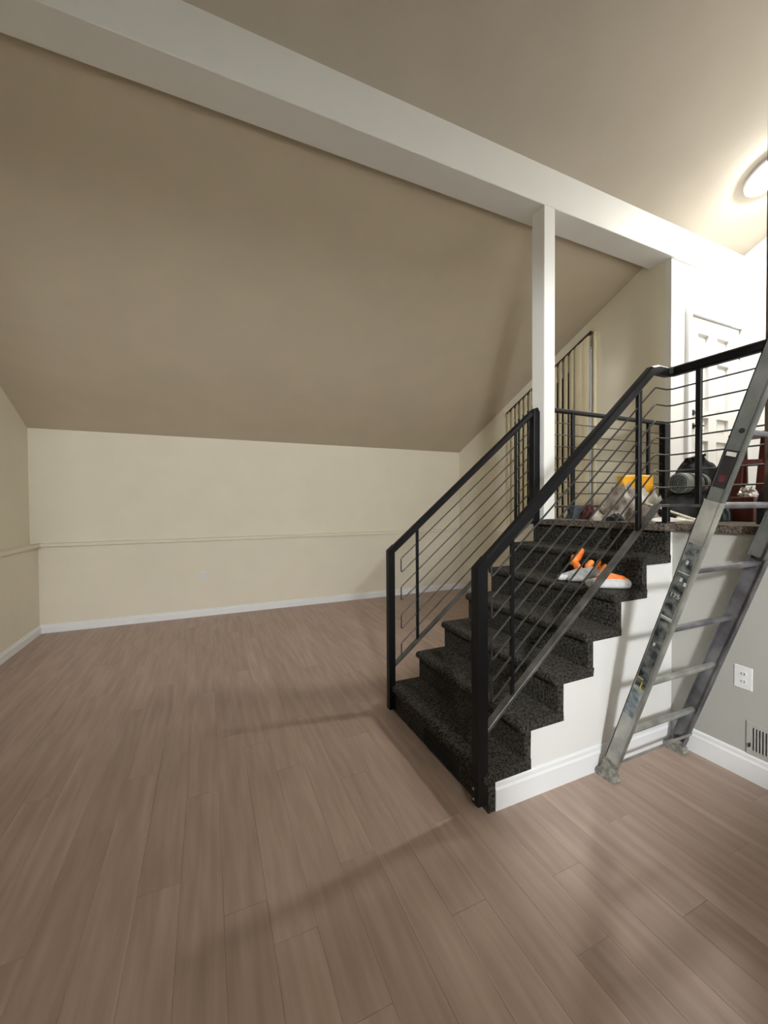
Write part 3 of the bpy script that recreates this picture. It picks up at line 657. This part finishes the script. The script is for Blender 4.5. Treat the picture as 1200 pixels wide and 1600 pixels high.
# tall black duffel behind, low tool bag in front with the rolled mat on it
crumple('duffel_bag', 3.53, 1.86, 0.26, 0.125, 0.50, 'black_cloth', 31, label='tall black duffel bag with a domed shiny top behind the rolled mat', cat='bag', amp=0.22, freq=6, rot=-0.42, power=0.5, n=44)
crumple('tool_bag', 3.21, 1.75, 0.235, 0.085, 0.20, 'black_cloth', 37, label='low black tool bag carrying the rolled mat', cat='bag', amp=0.2, freq=7, rot=-0.30, power=0.30)
rm = thing('rolled_mat', 'olive-grey rolled foam mat with a spiral end lying on the low black bag', 'mat', (3.2, 1.75, ZL + 0.2))
axis = Vector((0.955, -0.02, 0.02)).normalized()
e0 = Vector((3.085, 1.755, ZL + 0.268)); rmx = Matrix.Translation(e0) @ Vector((0, 0, 1)).rotation_difference(axis).to_matrix().to_4x4()
part('roll', lathe([(0, 0.0), (0.064, 0.0), (0.073, 0.008), (0.075, 0.03), (0.074, 0.12), (0.070, 0.26), (0.060, 0.285), (0, 0.288)], 28, rmx), 'roll', rm, True)
sp = []
for t in range(61):
    rr = 0.006 + 0.056 * t / 60; sp.append(rmx @ Vector((rr * math.cos(t * 0.42), rr * math.sin(t * 0.42), -0.001)))
part('spiral_edge', tube(sp, 0.0035, 6), 'black_cloth', rm, True)
for zz in (0.085, 0.20): part('strap', lathe([(0.0735, zz - 0.012), (0.0775, zz - 0.012), (0.0775, zz + 0.012), (0.0735, zz + 0.012), (0.0735, zz - 0.012)], 28, rmx), 'black_cloth', rm, True)
part('strap_buckle', lathe([(0, 0.0), (0.022, 0.0), (0.024, 0.006), (0.014, 0.012), (0, 0.012)], 16, rmx @ Matrix.Translation((0, 0, 0.20)) @ Matrix.Rotation(R(35), 4, 'Z') @ Matrix.Translation((0, -0.076, 0)) @ Matrix.Rotation(R(90), 4, 'X')), 'chrome', rm, True)
sg = thing('spray_gun', 'small black spray gun lying on top of the tall duffel bag', 'tool', (3.48, 1.85, ZL + 0.48))
part('barrel', tube([(3.435, 1.877, ZL + 0.470), (3.555, 1.828, ZL + 0.502)], 0.012, 10), 'black', sg, True)
part('cap', lathe([(0, 0), (0.024, 0), (0.026, 0.012), (0.016, 0.036), (0, 0.04)], 16, Matrix.Translation((3.43, 1.88, ZL + 0.440))), 'black', sg, True)
part('grip', tube([(3.535, 1.836, ZL + 0.499), (3.552, 1.872, ZL + 0.490)], 0.011, 8), 'black', sg, True)
for i, (p, q, lb_) in enumerate((((2.865, 1.855, ZL + 0.132), (3.03, 1.60, ZL + 0.010), 'pale wooden stick leaning out of the grey cloth'), ((2.975, 1.698, ZL + 0.029), (3.090, 1.583, ZL + 0.009), 'short pale stick lying lower beside the leaning stick'))):
    ob = link('wooden_stick', barm([p, q], 0.016, 0.014, 0.003), 'stick'); tag(ob, lb_, 'stick')
crumple('plastic_bag', 3.21, 1.545, 0.075, 0.055, 0.13, 'plasticbag', 52, label='crumpled dark teal plastic bag beside the low tool bag', cat='bag', amp=0.6, freq=16, power=0.4)
bx_ = link('wooden_box', B((3.27, 1.40, ZL, 3.47, 1.53, ZL + 0.165), bev=0.004), 'redwood'); tag(bx_, 'low dark red wooden box under the silver foil', 'box')
crumple('foil_ball', 3.345, 1.465, 0.060, 0.05, 0.085, 'foil', 61, z=ZL + 0.164, label='crumpled silver foil on the dark red box', cat='foil', amp=0.8, freq=30, n=40)
sl = thing('folding_stool', 'dark red wooden folding stool standing behind the ladder', 'stool', (3.62, 1.55, ZL))
def leg(p, q, nm='leg', a=0.055, b=0.024): part(nm, barm([p, q], a, b, 0.003), 'redwood', sl)
leg((3.525, 1.625, ZL), (3.585, 1.605, ZL + 0.62)); leg((3.63, 1.53, ZL), (3.69, 1.51, ZL + 0.62))
leg((3.74, 1.66, ZL), (3.64, 1.63, ZL + 0.62)); leg((3.83, 1.56, ZL), (3.74, 1.53, ZL + 0.62))
part('seat', B((3.56, 1.45, ZL + 0.605, 3.80, 1.68, ZL + 0.63), bev=0.005), 'redwood', sl)
leg((3.545, 1.615, ZL + 0.19), (3.650, 1.525, ZL + 0.19), 'stretcher', 0.02, 0.04); leg((3.71, 1.65, ZL + 0.19), (3.80, 1.55, ZL + 0.19), 'stretcher', 0.02, 0.04)
leg((3.565, 1.61, ZL + 0.42), (3.670, 1.518, ZL + 0.42), 'stretcher', 0.02, 0.04)
crumple('backpack', 3.03, 1.20, 0.10, 0.07, 0.32, 'navy', 71, label='navy backpack on the landing beside the dark post', cat='bag', amp=0.35, freq=9, power=0.4)

# ------------------------------------------------------------------ work gloves on the fifth tread
def caps(bm, chain):
    """tapered capsule chain [(point, radius)...]"""
    for (p, r), (q, s) in zip(chain, chain[1:]):
        p, q = Vector(p), Vector(q); d = q - p; L_ = d.length
        pf = [(0, -r)] + [(r * math.cos(a), r * math.sin(a)) for a in (R(-60), R(-30), 0)] + [(s * math.cos(a), L_ + s * math.sin(a)) for a in (0, R(30), R(60))] + [(0, L_ + s)]
        t = lathe(pf, 12, Matrix.Translation(p) @ Vector((0, 0, 1)).rotation_difference(d).to_matrix().to_4x4())
        tmpm = bpy.data.meshes.new('t'); t.to_mesh(tmpm); t.free(); bm.from_mesh(tmpm); bpy.data.meshes.remove(tmpm)
def remesh(o, size):
    md = o.modifiers.new('remesh', 'REMESH'); md.mode = 'VOXEL'; md.voxel_size = size; md.use_smooth_shade = True
    sm = o.modifiers.new('smooth', 'SMOOTH'); sm.iterations = 3
    return o
TZ = 5 * RISE + 0.004
XT = X0 + 5 * RUN                              # face of the sixth riser
g1 = thing('work_glove', 'white knit work glove with orange palm lying flat on a carpeted step', 'glove', (2.26, 1.64, TZ), 'work gloves on the stairs')
bm = bmesh.new(); caps(bm, [((2.17, 1.70, TZ + 0.030), 0.030), ((2.25, 1.655, TZ + 0.034), 0.034), ((2.31, 1.60, TZ + 0.030), 0.030)])
caps(bm, [((2.15, 1.675, TZ + 0.026), 0.024), ((2.24, 1.625, TZ + 0.026), 0.026), ((2.30, 1.585, TZ + 0.024), 0.022)])
remesh(part('knit_shell', bm, 'knitwhite', g1, True), 0.005)
bm = bmesh.new()
caps(bm, [((2.19, 1.69, TZ + 0.058), 0.020), ((2.25, 1.655, TZ + 0.066), 0.024), ((2.30, 1.615, TZ + 0.058), 0.018)])
caps(bm, [((2.21, 1.665, TZ + 0.062), 0.013), ((2.27, 1.63, TZ + 0.066), 0.014), ((2.315, 1.595, TZ + 0.050), 0.012)])
caps(bm, [((2.20, 1.70, TZ + 0.066), 0.012), ((2.26, 1.67, TZ + 0.074), 0.013), ((2.31, 1.63, TZ + 0.062), 0.011)])
remesh(part('palm_coating', bm, 'orange', g1, True), 0.004)
bm = bmesh.new(); caps(bm, [((2.145, 1.72, TZ + 0.024), 0.026), ((2.175, 1.70, TZ + 0.028), 0.031)]); remesh(part('cuff', bm, 'knit', g1, True), 0.005)
g2 = thing('work_glove', 'grey knit work glove with orange fingertips propped against a stair riser', 'glove', (2.27, 1.84, TZ), 'work gloves on the stairs')
bm = bmesh.new()
caps(bm, [((2.20, 1.93, TZ + 0.020), 0.018), ((2.26, 1.87, TZ + 0.045), 0.040), ((2.29, 1.81, TZ + 0.065), 0.042), ((2.30, 1.76, TZ + 0.055), 0.030)])
caps(bm, [((2.17, 1.95, TZ + 0.030), 0.016), ((2.25, 1.89, TZ + 0.06), 0.026)])
caps(bm, [((2.18, 1.90, TZ + 0.018), 0.016), ((2.26, 1.83, TZ + 0.03), 0.026)])
remesh(part('knit_shell', bm, 'knit', g2, True), 0.005)
bm = bmesh.new()
caps(bm, [((2.285, 1.955, TZ + 0.115), 0.022), ((2.305, 1.94, TZ + 0.150), 0.026), ((2.315, 1.92, TZ + 0.195), 0.020)])
caps(bm, [((2.285, 1.97, TZ + 0.105), 0.015), ((2.30, 1.97, TZ + 0.15), 0.015)])
caps(bm, [((2.27, 1.90, TZ + 0.075), 0.026), ((2.285, 1.945, TZ + 0.115), 0.022)])
caps(bm, [((2.295, 1.85, TZ + 0.10), 0.022), ((2.31, 1.84, TZ + 0.125), 0.020)])
caps(bm, [((2.30, 1.79, TZ + 0.10), 0.017), ((2.315, 1.785, TZ + 0.135), 0.014)]); caps(bm, [((2.30, 1.765, TZ + 0.09), 0.015), ((2.315, 1.745, TZ + 0.118), 0.013)])
remesh(part('fingers', bm, 'orange', g2, True), 0.004)
bm = bmesh.new(); caps(bm, [((2.16, 1.955, TZ + 0.022), 0.021), ((2.19, 1.935, TZ + 0.026), 0.024)]); remesh(part('cuff', bm, 'knitwhite', g2, True), 0.005)
